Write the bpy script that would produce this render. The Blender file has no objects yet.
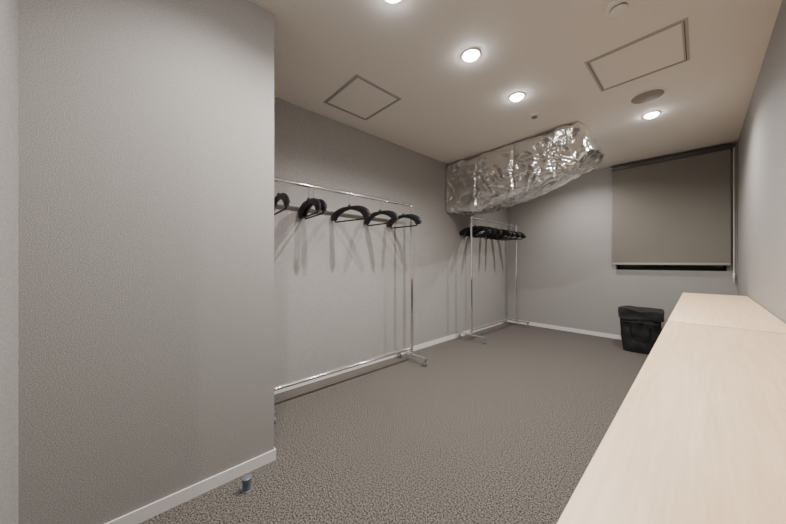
import bpy, bmesh, math, random
from mathutils import Vector, Matrix, noise
random.seed(4)
CAMZ=1.12; CEIL=2.52
XL=-2.45; XN=-1.64; YN=0.60; YE=-0.29; XR=0.30; YB=5.20; YF=-1.8

# ---------------- materials ----------------
def mat(name, col, rough=0.6, metal=0.0, emit=None, estr=0):
    m=bpy.data.materials.new(name); m.use_nodes=True
    b=m.node_tree.nodes["Principled BSDF"]
    b.inputs["Base Color"].default_value=(*col,1); b.inputs["Roughness"].default_value=rough
    b.inputs["Metallic"].default_value=metal
    if emit:
        b.inputs["Emission Color"].default_value=(*emit,1); b.inputs["Emission Strength"].default_value=estr
    return m
def noisy(name, c1, c2, scale, rough=0.8, bump=0.3, dist=0.002, lo=0.35, hi=0.65, metal=0, detail=3, stretch=(1,1,1), big=0.0):
    m=mat(name,c1,rough,metal); nt=m.node_tree; N=nt.nodes; L=nt.links; b=N["Principled BSDF"]
    tc=N.new("ShaderNodeTexCoord"); mp=N.new("ShaderNodeMapping"); mp.inputs["Scale"].default_value=stretch
    L.new(tc.outputs["Object"],mp.inputs["Vector"])
    n=N.new("ShaderNodeTexNoise"); n.inputs["Scale"].default_value=scale; n.inputs["Detail"].default_value=detail
    n.inputs["Roughness"].default_value=0.6
    L.new(mp.outputs[0],n.inputs["Vector"])
    r=N.new("ShaderNodeValToRGB"); r.color_ramp.elements[0].position=lo; r.color_ramp.elements[1].position=hi
    r.color_ramp.elements[0].color=(*c1,1); r.color_ramp.elements[1].color=(*c2,1)
    L.new(n.outputs["Fac"],r.inputs["Fac"]); L.new(r.outputs["Color"],b.inputs["Base Color"])
    if bump:
        bp=N.new("ShaderNodeBump"); bp.inputs["Strength"].default_value=bump; bp.inputs["Distance"].default_value=dist
        L.new(n.outputs["Fac"],bp.inputs["Height"]); L.new(bp.outputs["Normal"],b.inputs["Normal"])
    return m
M_wall=noisy("wallpaper_grey",(0.235,0.223,0.211),(0.365,0.349,0.333),250,0.7,0.45,0.0018,0.36,0.64)
M_ceil=noisy("ceiling_paper",(0.74,0.705,0.67),(0.78,0.745,0.71),90,0.85,0.1,0.001)
M_carpet=noisy("loop_carpet",(0.012,0.010,0.0088),(0.195,0.172,0.152),140,0.95,0.8,0.005,0.40,0.61,detail=5)
M_base=mat("baseboard_vinyl",(0.66,0.65,0.63),0.45)
M_wood=noisy("birch_laminate",(0.76,0.54,0.335),(0.86,0.64,0.42),7,0.42,0.0,lo=0.35,hi=0.65,stretch=(12,0.6,1),detail=7)
M_edge=mat("table_edge",(0.30,0.20,0.12),0.6)
M_chrome=mat("chrome",(0.85,0.85,0.85),0.13,1.0)
M_steel=mat("painted_steel",(0.35,0.35,0.35),0.35,0.6)
M_plast=mat("grey_plastic",(0.16,0.16,0.165),0.45)
M_black=mat("black_plastic",(0.005,0.005,0.006),0.5)
M_cloth=noisy("black_nylon",(0.005,0.005,0.006),(0.012,0.012,0.013),60,0.65,0.4,0.003)
M_blind=noisy("blind_fabric",(0.155,0.141,0.121),(0.18,0.165,0.142),300,0.85,0.2,0.0008)
M_blindbar=mat("blind_bar",(0.30,0.28,0.25),0.4)
M_rail=mat("dark_rail",(0.05,0.046,0.044),0.4)
M_glass=mat("night_glass",(0.004,0.004,0.005),0.08)
M_frame=mat("window_alu_dark",(0.015,0.015,0.015),0.5,0.3)
M_white=mat("white_plastic",(0.75,0.73,0.70),0.4)
M_hatch=mat("hatch_alu",(0.45,0.44,0.43),0.4,0.3)
M_gap=mat("hatch_gap",(0.10,0.095,0.09),0.8)
M_grill=noisy("speaker_grill",(0.20,0.18,0.16),(0.34,0.31,0.28),350,0.6,0.3,0.001)
M_lamp=mat("led_lens",(1,1,1),0.3,0,(1.0,0.98,0.95),90)
M_blue=mat("blue_grey_rubber",(0.10,0.125,0.155),0.5)
# foil
M_foil=mat("aluminium_foil",(0.88,0.87,0.86),0.19,1.0)
nt=M_foil.node_tree;N=nt.nodes;L=nt.links;b=N["Principled BSDF"]
tc=N.new("ShaderNodeTexCoord")
no=N.new("ShaderNodeTexNoise"); no.inputs["Scale"].default_value=3; no.inputs["Detail"].default_value=2
L.new(tc.outputs["Object"],no.inputs["Vector"])
mx=N.new("ShaderNodeMixRGB"); mx.inputs[0].default_value=0.4
L.new(tc.outputs["Object"],mx.inputs[1]); L.new(no.outputs["Color"],mx.inputs[2])
v=N.new("ShaderNodeTexVoronoi"); v.inputs["Scale"].default_value=12; v.feature='F1'
L.new(mx.outputs[0],v.inputs["Vector"])
v2=N.new("ShaderNodeTexVoronoi"); v2.inputs["Scale"].default_value=45
L.new(mx.outputs[0],v2.inputs["Vector"])
ad=N.new("ShaderNodeMath"); ad.operation='MULTIPLY_ADD'; ad.inputs[1].default_value=0.25
L.new(v2.outputs["Distance"],ad.inputs[0]); L.new(v.outputs["Distance"],ad.inputs[2])
bp=N.new("ShaderNodeBump"); bp.inputs["Strength"].default_value=0.42; bp.inputs["Distance"].default_value=0.016
L.new(ad.outputs[0],bp.inputs["Height"]); L.new(bp.outputs["Normal"],b.inputs["Normal"])

# ---------------- builder ----------------
class B:
    def __init__(s): s.bm=bmesh.new(); s.mats=[]
    def _mi(s,m):
        if m not in s.mats: s.mats.append(m)
        return s.mats.index(m)
    def add(s,bm,m,smooth=False):
        i=s._mi(m)
        for f in bm.faces: f.material_index=i; f.smooth=smooth
        me=bpy.data.meshes.new("t"); bm.to_mesh(me); bm.free(); s.bm.from_mesh(me); bpy.data.meshes.remove(me)
    def box(s,x0,x1,y0,y1,z0,z1,m,bev=0,seg=2,smooth=False):
        bm=bmesh.new(); bmesh.ops.create_cube(bm,size=1)
        for v in bm.verts: v.co=Vector((x0+(v.co.x+.5)*(x1-x0),y0+(v.co.y+.5)*(y1-y0),z0+(v.co.z+.5)*(z1-z0)))
        if bev: bmesh.ops.bevel(bm,geom=bm.edges[:],offset=bev,segments=seg,affect='EDGES',profile=.5)
        s.add(bm,m,smooth)
    def path(s,pts,rad,m,n=14,smooth=True,sec=None,caps=True):
        bm=bmesh.new(); P=[Vector(p) for p in pts]; rings=[]
        up=None
        for i,p in enumerate(P):
            t=(P[min(i+1,len(P)-1)]-P[max(i-1,0)]).normalized()
            if up is None:
                up=Vector((0,0,1)) if abs(t.z)<.9 else Vector((0,1,0))
            side=t.cross(up).normalized(); up=side.cross(t).normalized()
            r=rad[i] if isinstance(rad,(list,tuple)) else rad
            a,bb=(sec[i] if sec else (r,r))
            rings.append([bm.verts.new(p+side*a*math.cos(2*math.pi*k/n)+up*bb*math.sin(2*math.pi*k/n)) for k in range(n)])
        for i in range(len(rings)-1):
            for k in range(n):
                bm.faces.new((rings[i][k],rings[i][(k+1)%n],rings[i+1][(k+1)%n],rings[i+1][k]))
        if caps:
            bm.faces.new(rings[0]); bm.faces.new(rings[-1])
        bmesh.ops.recalc_face_normals(bm,faces=bm.faces[:])
        s.add(bm,m,smooth)
    def lathe(s,c,prof,m,axis='Z',n=32,smooth=True):
        bm=bmesh.new(); rings=[]
        for r,z in prof:
            ring=[]
            for k in range(n):
                a=2*math.pi*k/n; q=(r*math.cos(a),r*math.sin(a),z)
                if axis=='Y': q=(q[0],q[2],q[1])
                if axis=='X': q=(q[2],q[0],q[1])
                ring.append(bm.verts.new(Vector(c)+Vector(q)))
            rings.append(ring)
        for i in range(len(rings)-1):
            for k in range(n): bm.faces.new((rings[i][k],rings[i][(k+1)%n],rings[i+1][(k+1)%n],rings[i+1][k]))
        bm.faces.new(rings[0]); bm.faces.new(rings[-1])
        bmesh.ops.recalc_face_normals(bm,faces=bm.faces[:])
        s.add(bm,m,smooth)
    def done(s,name,loc=(0,0,0),autos=True):
        me=bpy.data.meshes.new(name); s.bm.to_mesh(me); s.bm.free()
        for m in s.mats: me.materials.append(m)
        if autos:
            try: me.set_sharp_from_angle(angle=math.radians(40))
            except Exception: pass
        o=bpy.data.objects.new(name,me); o.location=loc; bpy.context.collection.objects.link(o); return o

def slab(name,x0,x1,y0,y1,z0,z1,m):
    b=B(); b.box(x0,x1,y0,y1,z0,z1,m); return b.done(name)

# ---------------- room ----------------
T=0.12
slab("floor",XL-T,XR+T,YF-T,YB+T,-0.1,0,M_carpet)
slab("ceiling",XL-T,XR+T,YF-T,YB+T,CEIL,CEIL+0.1,M_ceil)
slab("wall_left",XL-T,XL,YN,YB+T,0,CEIL,M_wall)
slab("wall_left_near",XL-T,XN,YE,YN,0,CEIL,M_wall)
slab("wall_left_entry",XL-T,-1.15,YF,YE,0,CEIL,M_wall)
slab("wall_right",XR,XR+T,YF,YB+T,0,CEIL,M_wall)
slab("wall_front",XL-T,XR+T,YF-T,YF,0,CEIL,M_wall)
WX0,WX1,WZ0,WZ1=-0.82,0.22,1.01,2.30
b=B()
b.box(XL,WX0,YB,YB+T,0,CEIL,M_wall); b.box(WX1,XR,YB,YB+T,0,CEIL,M_wall)
b.box(WX0,WX1,YB,YB+T,0,WZ0,M_wall); b.box(WX0,WX1,YB,YB+T,WZ1,CEIL,M_wall)
b.done("wall_back")
b=B(); y0=YB+0.06
b.box(WX0,WX1,y0+0.02,y0+0.026,WZ0,WZ1,M_glass)
for (a,c,d,e) in ((WX0,WX1,WZ0,WZ0+.035),(WX0,WX1,WZ1-.035,WZ1),(WX0,WX0+.035,WZ0+.035,WZ1-.035),(WX1-.035,WX1,WZ0+.035,WZ1-.035),(-.32,-.28,WZ0+.035,WZ1-.035)):
    b.box(a,c,y0,y0+.045,d,e,M_frame,.004)
b.box(WX0,WX1,YB+.002,y0,WZ0,WZ0+.008,M_frame)
b.done("window_1")
bh=0.058; bt=0.008
slab("baseboard_left",XL,XL+bt,YN+bt,YB-bt,0,bh,M_base)
slab("baseboard_back",XL,XR,YB-bt,YB,0,bh,M_base)
slab("baseboard_left_near",XN,XN+bt,YE+bt,YN+bt,0,bh,M_base)
slab("baseboard_return",XL,XN,YN,YN+bt,0,bh,M_base)
slab("baseboard_right",XR-bt,XR,YF,YB-bt,0,bh,M_base)
slab("baseboard_entry",XN,-1.15,YE,YE+bt,0,bh,M_base)

# ---------------- ceiling fittings ----------------
def downlight(x,y,power):
    b=B(); z=CEIL
    b.lathe((x,y,z),[(0.064,0),(0.064,-0.004),(0.058,-0.008),(0.052,-0.006),(0.049,-0.002),(0.049,0)],M_white)
    b.lathe((x,y,z),[(0.048,-0.001),(0.047,-0.008),(0.042,-0.017),(0.032,-0.025),(0.018,-0.030),(0.002,-0.032)],M_lamp)
    o=b.done("downlight")
    l=bpy.data.lights.new("downlight_bulb",'SPOT'); l.energy=power; l.spot_size=math.radians(158); l.spot_blend=0.9
    l.shadow_soft_size=0.008; l.color=(1.0,0.96,0.912)
    lo=bpy.data.objects.new("bulb",l); lo.location=(x,y,z-0.055); bpy.context.collection.objects.link(lo)
    lo.parent=o
for x,y,P in ((-1.05,2.40,98),(-1.05,1.69,145),(-1.08,1.0,92),(-0.31,3.63,105),(-1.15,4.45,82),(-0.31,0.9,20),(-1.05,0.3,60),(-0.5,-1.0,30)):
    downlight(x,y,P)
def hatch(x0,x1,y0,y1):
    b=B(); z=CEIL; w=.014
    for (a,c,d,e) in ((x0,x1,y0,y0+w),(x0,x1,y1-w,y1),(x0,x0+w,y0+w,y1-w),(x1-w,x1,y0+w,y1-w)):
        b.box(a,c,d,e,z-.004,z,M_hatch)
    g=w; k=.005
    b.box(x0+g,x1-g,y0+g,y1-g,z-.0015,z,M_gap)
    b.box(x0+g+k,x1-g-k,y0+g+k,y1-g-k,z-.003,z-.0012,M_hatch)
    b.box(x0+g+k+.01,x1-g-k-.01,y0+g+k+.01,y1-g-k-.01,z-.0036,z-.0025,M_ceil)
    b.done("ceiling_access_hatch")
hatch(-.55,-.045,2.34,2.84); hatch(-2.24,-1.735,1.24,1.71)
b=B(); b.lathe((-.30,3.20,CEIL),[(.120,0),(.120,-.006),(.112,-.009),(.106,-.007)],M_white)
b.lathe((-.30,3.20,CEIL),[(.106,-.005),(.105,-.009),(.06,-.012),(.001,-.013)],M_grill); b.done("ceiling_speaker")
b=B(); c=(-.30,1.96,CEIL)
b.lathe(c,[(.062,0),(.062,-.008),(.056,-.012),(.044,-.014)],M_white)
b.lathe(c,[(.036,-.012),(.038,-.026),(.030,-.031),(.012,-.032)],M_white)
b.lathe(c,[(.0365,-.016),(.039,-.018),(.039,-.021),(.0365,-.023)],M_plast); b.done("smoke_detector")
b=B(); c=(-1.07,2.83,CEIL)
b.lathe(c,[(.042,0),(.042,-.004),(.030,-.010),(.020,-.011)],M_white)
b.lathe(c,[(.012,-.010),(.012,-.020),(.026,-.022),(.026,-.025),(.004,-.028)],M_plast); b.done("fire_sprinkler")

# ---------------- foil duct ----------------
def lerp(a,b,t): return a+(b-a)*t
XE=-.72
S=[(-2.445,1.80,1.86,2.515,3.28,4.05),(-2.2,1.79,1.86,2.515,3.27,4.06),(-1.95,1.77,1.86,2.52,3.26,4.06),(-1.6,1.83,1.95,2.52,3.25,4.05),
   (-1.2,1.92,2.06,2.52,3.23,4.03),(-.98,2.01,2.13,2.52,3.21,4.0),(-.82,2.10,2.19,2.52,3.22,3.97),(-.75,2.17,2.25,2.52,3.25,3.93),(XE,2.23,2.30,2.49,3.31,3.85)]
def sec(x):
    for i in range(len(S)-1):
        if x<=S[i+1][0]+1e-9:
            t=(x-S[i][0])/(S[i+1][0]-S[i][0]); return [lerp(S[i][k],S[i+1][k],t) for k in range(1,6)]
    return S[-1][1:]
bm=bmesh.new(); NX=170; NP=220; rings=[]
xs=[-2.445+(1-(1-i/NX)**1.15)*(2.445+XE) for i in range(NX+1)]
def ridge(p): return abs(noise.noise(p))
for x in xs:
    zf,zb,zt,yf,yb=sec(x); ring=[]
    cy=(yf+yb)/2; hw=(yb-yf)/2
    for k in range(NP):
        a=2*math.pi*k/NP
        ca,sa=math.cos(a),math.sin(a)
        m_=max(abs(ca),abs(sa)); qx,qz=ca/m_,sa/m_
        ln=math.hypot(qx,qz); rr=1-.06*max(0,(ln-1.25)/.164)
        qx*=rr; qz*=rr
        y=cy+qx*hw; zbm=lerp(zf,zb,(qx+1)/2); z=lerp(zbm,zt,(qz+1)/2)
        p=Vector((x,y,z))
        pin=0
        for bx in (-1.93,-1.45,-1.02): pin+=math.exp(-((x-bx-0.03*math.sin(a*2+bx))/.016)**2)*.015
        w=p+Vector((noise.noise(p*3),noise.noise(p*3+Vector((5,1,2))),noise.noise(p*3+Vector((9,3,7)))))*.15
        n1=noise.noise(p*3.2)*.028
        n2=(0.3-ridge(Vector((w.x*3,w.y*8,w.z*8))))*.038
        n3=(.25-ridge(Vector((w.x*6+w.z*9,w.y*12,w.z*4-w.x*5))))*.032
        n4=(.25-ridge(Vector((w.x*20,w.y*28,w.z*28))))*.011
        d=n1+n2+n3+n4-.012-pin
        edge=min(1,(x+2.445)/.06)
        out=Vector((0,qx,qz)).normalized()
        p=p+out*d*edge
        endt=max(0,(x+1.1)/(XE+1.1))
        p.z=min(p.z,CEIL-.004)
        p.x=max(p.x+noise.noise(w*7+Vector((3,3,3)))*.015*edge-.08*endt*max(0,(qz+1)/2),XL+.003)
        ring.append(bm.verts.new(p))
    rings.append(ring)
for i in range(NX):
    for k in range(NP): bm.faces.new((rings[i][k],rings[i][(k+1)%NP],rings[i+1][(k+1)%NP],rings[i+1][k]))
bm.faces.new(rings[0]); 
cv=Vector((0,0,0))
for v_ in rings[-1]: cv+=v_.co
cv/=NP
prev=rings[-1]
for q in (.75,.5,.25):
    nr=[]
    for v_ in rings[-1]:
        p=cv.lerp(v_.co,q); p.x+=.015*(1-q*q)+noise.noise(p*11)*.02
        nr.append(bm.verts.new(p))
    for k in range(NP): bm.faces.new((prev[k],prev[(k+1)%NP],nr[(k+1)%NP],nr[k]))
    prev=nr
c0=bm.verts.new(cv+Vector((.015,0,0)))
for k in range(NP): bm.faces.new((prev[k],prev[(k+1)%NP],c0))
bmesh.ops.recalc_face_normals(bm,faces=bm.faces[:])
b=B(); b.add(bm,M_foil,True); b.done("foil_wrapped_air_duct",autos=False)

# ---------------- garment racks ----------------
RX=-2.2
def rack(y0,y1,ztop=1.75):
    b=B()
    for y in (y0,y1):
        b.path([(RX,y,.09),(RX,y,.98)],.0185,M_chrome,20)
        b.path([(RX,y,.98),(RX,y,ztop+.012)],.0150,M_chrome,20)
        b.lathe((RX,y,.96),[(.0186,0),(.022,.004),(.022,.034),(.0165,.04)],M_chrome)
        b.lathe((RX,y,ztop+.012),[(.0150,0),(.018,.001),(.018,.010),(.010,.016)],M_plast,n=20)
        b.lathe((RX,y,ztop-.022),[(.0151,0),(.020,.002),(.020,.038),(.0151,.04)],M_chrome,n=20)
        b.box(RX-.215,RX+.215,y-.011,y+.011,.074,.094,M_chrome,.003)
        b.box(RX-.03,RX+.03,y-.017,y+.017,.092,.115,M_chrome,.004)
        for sx in (-1,1):
            cx=RX+sx*.195
            b.box(RX+sx*.220-.006,RX+sx*.220+.006,y-.0125,y+.0125,.072,.096,M_plast,.003)
            b.path([(cx,y,.056),(cx,y,.075)],.008,M_chrome,12)
            b.lathe((cx,y,.058),[(.010,0),(.019,.002),(.019,.008),(.010,.012)],M_plast,n=20)
            for sy in (-1,1):
                b.lathe((cx,y+sy*.013-.007,.0235),[(.009,0),(.021,.001),(.023,.004),(.023,.010),(.021,.013),(.009,.014)],M_plast,axis='Y',n=24)
            b.path([(cx,y-.022,.0235),(cx,y+.022,.0235)],.005,M_chrome,10)
            b.box(cx-.007,cx+.007,y-.005,y+.005,.024,.062,M_plast,.002)
    b.path([(RX,y0,ztop),(RX,y1,ztop)],.0150,M_chrome,20)
    b.path([(RX,y0,.150),(RX,y1,.150)],.0135,M_chrome,18)
    return b.done("garment_rack")
rack(0.72,2.32); rack(3.55,5.00)

def hanger_mesh():
    b=B(); pts=[];sc=[]
    n=32; W=.215; D=-.045
    for i in range(n+1):
        t=-1+2*i/n; a=abs(t)
        x=W*math.sin(t*math.pi/2*.97); 
        z=D-.085-.115*(1-math.cos(t*math.pi/2*.93))
        pts.append((x,0,z)); fl=.015+.029*min(1,a*1.2)
        th=.018+.004*(1-a)
        if a>.93: fl*=.75; th*=.6
        sc.append((fl,th))
    b.path(pts,.01,M_black,16,sec=sc)
    b.path([(-W*.93,0,D-.175),(-W*.86,0,D-.200),(W*.86,0,D-.200),(W*.93,0,D-.175)],.007,M_black,10)
    b.lathe((0,0,D-.074),[(.018,0),(.014,.012),(.007,.022)],M_black,n=16)
    R=.0190
    hp=[(0,0,D-.068),(0,0,-.045),(.004,0,-.030)]
    for k in range(17):
        a=math.radians(-50+k*(245)/16); hp.append((R*math.cos(a)*1.0,0,R*math.sin(a)))
    b.path(hp,.0022,M_chrome,8)
    return b
hm=hanger_mesh().done("clothes_hanger"); me=hm.data
first=[True]
def hang(y,rz=0,tilt=0):
    if first[0]: o=hm; first[0]=False
    else:
        o=bpy.data.objects.new("clothes_hanger",me); bpy.context.collection.objects.link(o)
    o.location=(RX,y,1.7485); o.rotation_euler=(0,tilt,math.radians(rz))
for y,rz in ((1.49,12),(.84,-6),(1.085,-6),(1.13,-5),(1.86,4),(2.19,5)): hang(y,rz)
for y,rz in ((3.65,5),(3.80,0),(3.95,5),(4.26,6),(4.42,-2),(4.60,4),(4.80,2)): hang(y,rz)

# ---------------- roller blind ----------------
b=B()
BX0,BX1=-.87,.255
b.box(BX0,BX1,YB-.075,YB-.002,2.44,2.505,M_rail,.006)
b.path([(BX0+.01,YB-.045,2.425),(BX1-.01,YB-.045,2.425)],.022,M_blind,20)
b.box(BX0+.01,BX1-.01,YB-.068,YB-.065,1.105,2.43,M_blind)
b.box(BX0+.01,BX1-.01,YB-.074,YB-.058,1.080,1.108,M_blindbar,.004)
for dy in (-.085,-.045):
    b.path([(BX1+.014,YB+dy,2.46),(BX1+.014,YB+dy,.90)],.0022,M_white,8)
b.path([(BX1+.014,YB-.085,.90),(BX1+.014,YB-.078,.886),(BX1+.014,YB-.065,.880),(BX1+.014,YB-.052,.886),(BX1+.014,YB-.045,.90)],.0022,M_white,8)
b.box(BX1+.006,BX1+.022,YB-.09,YB-.04,.93,.99,M_white,.004)
b.lathe((BX1+.001,YB-.065,2.46),[(.02,0),(.026,.002),(.026,.02),(.02,.022)],M_rail,axis='X',n=20)
b.done("roller_blind")

# ---------------- counter tables ----------------
TZ=0.807; TX0,TX1=-.117,XR-.004
def table(y0,y1):
    b=B()
    b.box(TX0,TX1,y0,y1,TZ-.026,TZ,M_edge,.0015)
    b.box(TX0+.001,TX1-.001,y0+.001,y1-.001,TZ-.004,TZ+.0012,M_wood,.0008)
    for y in (y0+.08,y1-.08):
        for x in (TX0+.045,TX1-.045):
            b.path([(x,y,.02),(x,y,TZ-.03)],.014,M_steel,16)
            b.lathe((x,y,0),[(.016,0),(.019,.003),(.019,.018),(.014,.024)],M_plast,n=20)
            b.box(x-.025,x+.025,y-.025,y+.025,TZ-.031,TZ-.026,M_steel,.001)
        b.path([(TX0+.045,y,.18),(TX1-.045,y,.18)],.010,M_steel,12)
        b.box(TX0+.045,TX1-.045,y-.010,y+.010,TZ-.06,TZ-.030,M_steel,.002)
    for x in (TX0+.045,TX1-.045): b.box(x-.008,x+.008,y0+.08,y1-.08,TZ-.055,TZ-.030,M_steel,.002)
    b.done("folding_table")
table(.02,2.084); table(2.096,4.14)

# ---------------- black bag ----------------
bm=bmesh.new(); bmesh.ops.create_cube(bm,size=1); bmesh.ops.subdivide_edges(bm,edges=bm.edges[:],cuts=14,use_grid_fill=True)
w,d,h=.39,.30,.49
for v_ in bm.verts:
    c=v_.co.copy(); t=c.z+.5
    q=Vector((c.x*2,c.y*2)); m_=max(abs(q.x),abs(q.y),1e-6); ln=q.length/m_
    if ln>1.2: q*=lerp(1,.9,(ln-1.2)/.22)
    k=lerp(.86,1.0,t**.7)
    p=Vector((q.x*.5*w*k,q.y*.5*d*k,t*h))
    p+=Vector((noise.noise(p*9),noise.noise(p*9+Vector((4,4,4))),0))*.022
    if t>.99: p.z+=noise.noise(p*8)*.02-.012*m_
    v_.co=p
b=B(); b.add(bm,M_cloth,True)
bm=bmesh.new(); bmesh.ops.create_cube(bm,size=1); bmesh.ops.subdivide_edges(bm,edges=bm.edges[:],cuts=12,use_grid_fill=True)
for v_ in bm.verts:
    c=v_.co.copy(); q=Vector((c.x*2,c.y*2)); m_=max(abs(q.x),abs(q.y),1e-6); ln=q.length/m_
    if ln>1.2: q*=lerp(1,.93,(ln-1.2)/.22)
    p=Vector((q.x*.5*(w+.035),q.y*.5*(d+.035),.415+(c.z+.5)*.11))
    p.z+=noise.noise(Vector((p.x*7,p.y*7,c.z)))*.022+ (.012 if c.z>0 else 0)*(1-m_*m_)
    p.x+=noise.noise(p*12)*.012; p.y+=noise.noise(p*12+Vector((2,7,1)))*.012
    v_.co=p
b.add(bm,M_cloth,True)
b.path([(-.09,-.165,.33),(-.09,-.185,.25),(-.05,-.192,.20),(.05,-.192,.20),(.09,-.185,.25),(.09,-.165,.33)],.01,M_black,8,sec=[(.004,.014)]*6)
b.path([(-.09,.150,.33),(-.09,.17,.25),(-.05,.175,.20),(.05,.175,.20),(.09,.17,.25),(.09,.150,.33)],.01,M_black,8,sec=[(.004,.014)]*6)
b.path([(-.17,-.158,.375),(.17,-.158,.375)],.004,M_black,8)
b.box(-.02,.02,-.178,-.165,.36,.40,M_black,.003)
o=b.done("black_storage_bag",(-.51,4.72,0.001)); o.rotation_euler=(0,0,math.radians(5))

# ---------------- door stop ----------------
b=B(); b.lathe((-1.51,.42,0),[(.021,0),(.021,.004),(.018,.006),(.018,.045),(.021,.047),(.021,.062),(.016,.066),(.003,.067)],M_blue,n=28); b.done("door_stop")

# ---------------- camera / world ----------------
w=bpy.data.worlds.new("night"); bpy.context.scene.world=w; w.use_nodes=True
w.node_tree.nodes["Background"].inputs[0].default_value=(.01,.012,.02,1)
cam=bpy.data.cameras.new("camera"); cam.sensor_width=36; cam.lens=284/786*36; cam.clip_start=.02
co=bpy.data.objects.new("camera",cam); co.location=(0,0,CAMZ); co.rotation_euler=(math.radians(90),0,math.radians(47.2))
bpy.context.collection.objects.link(co); bpy.context.scene.camera=co
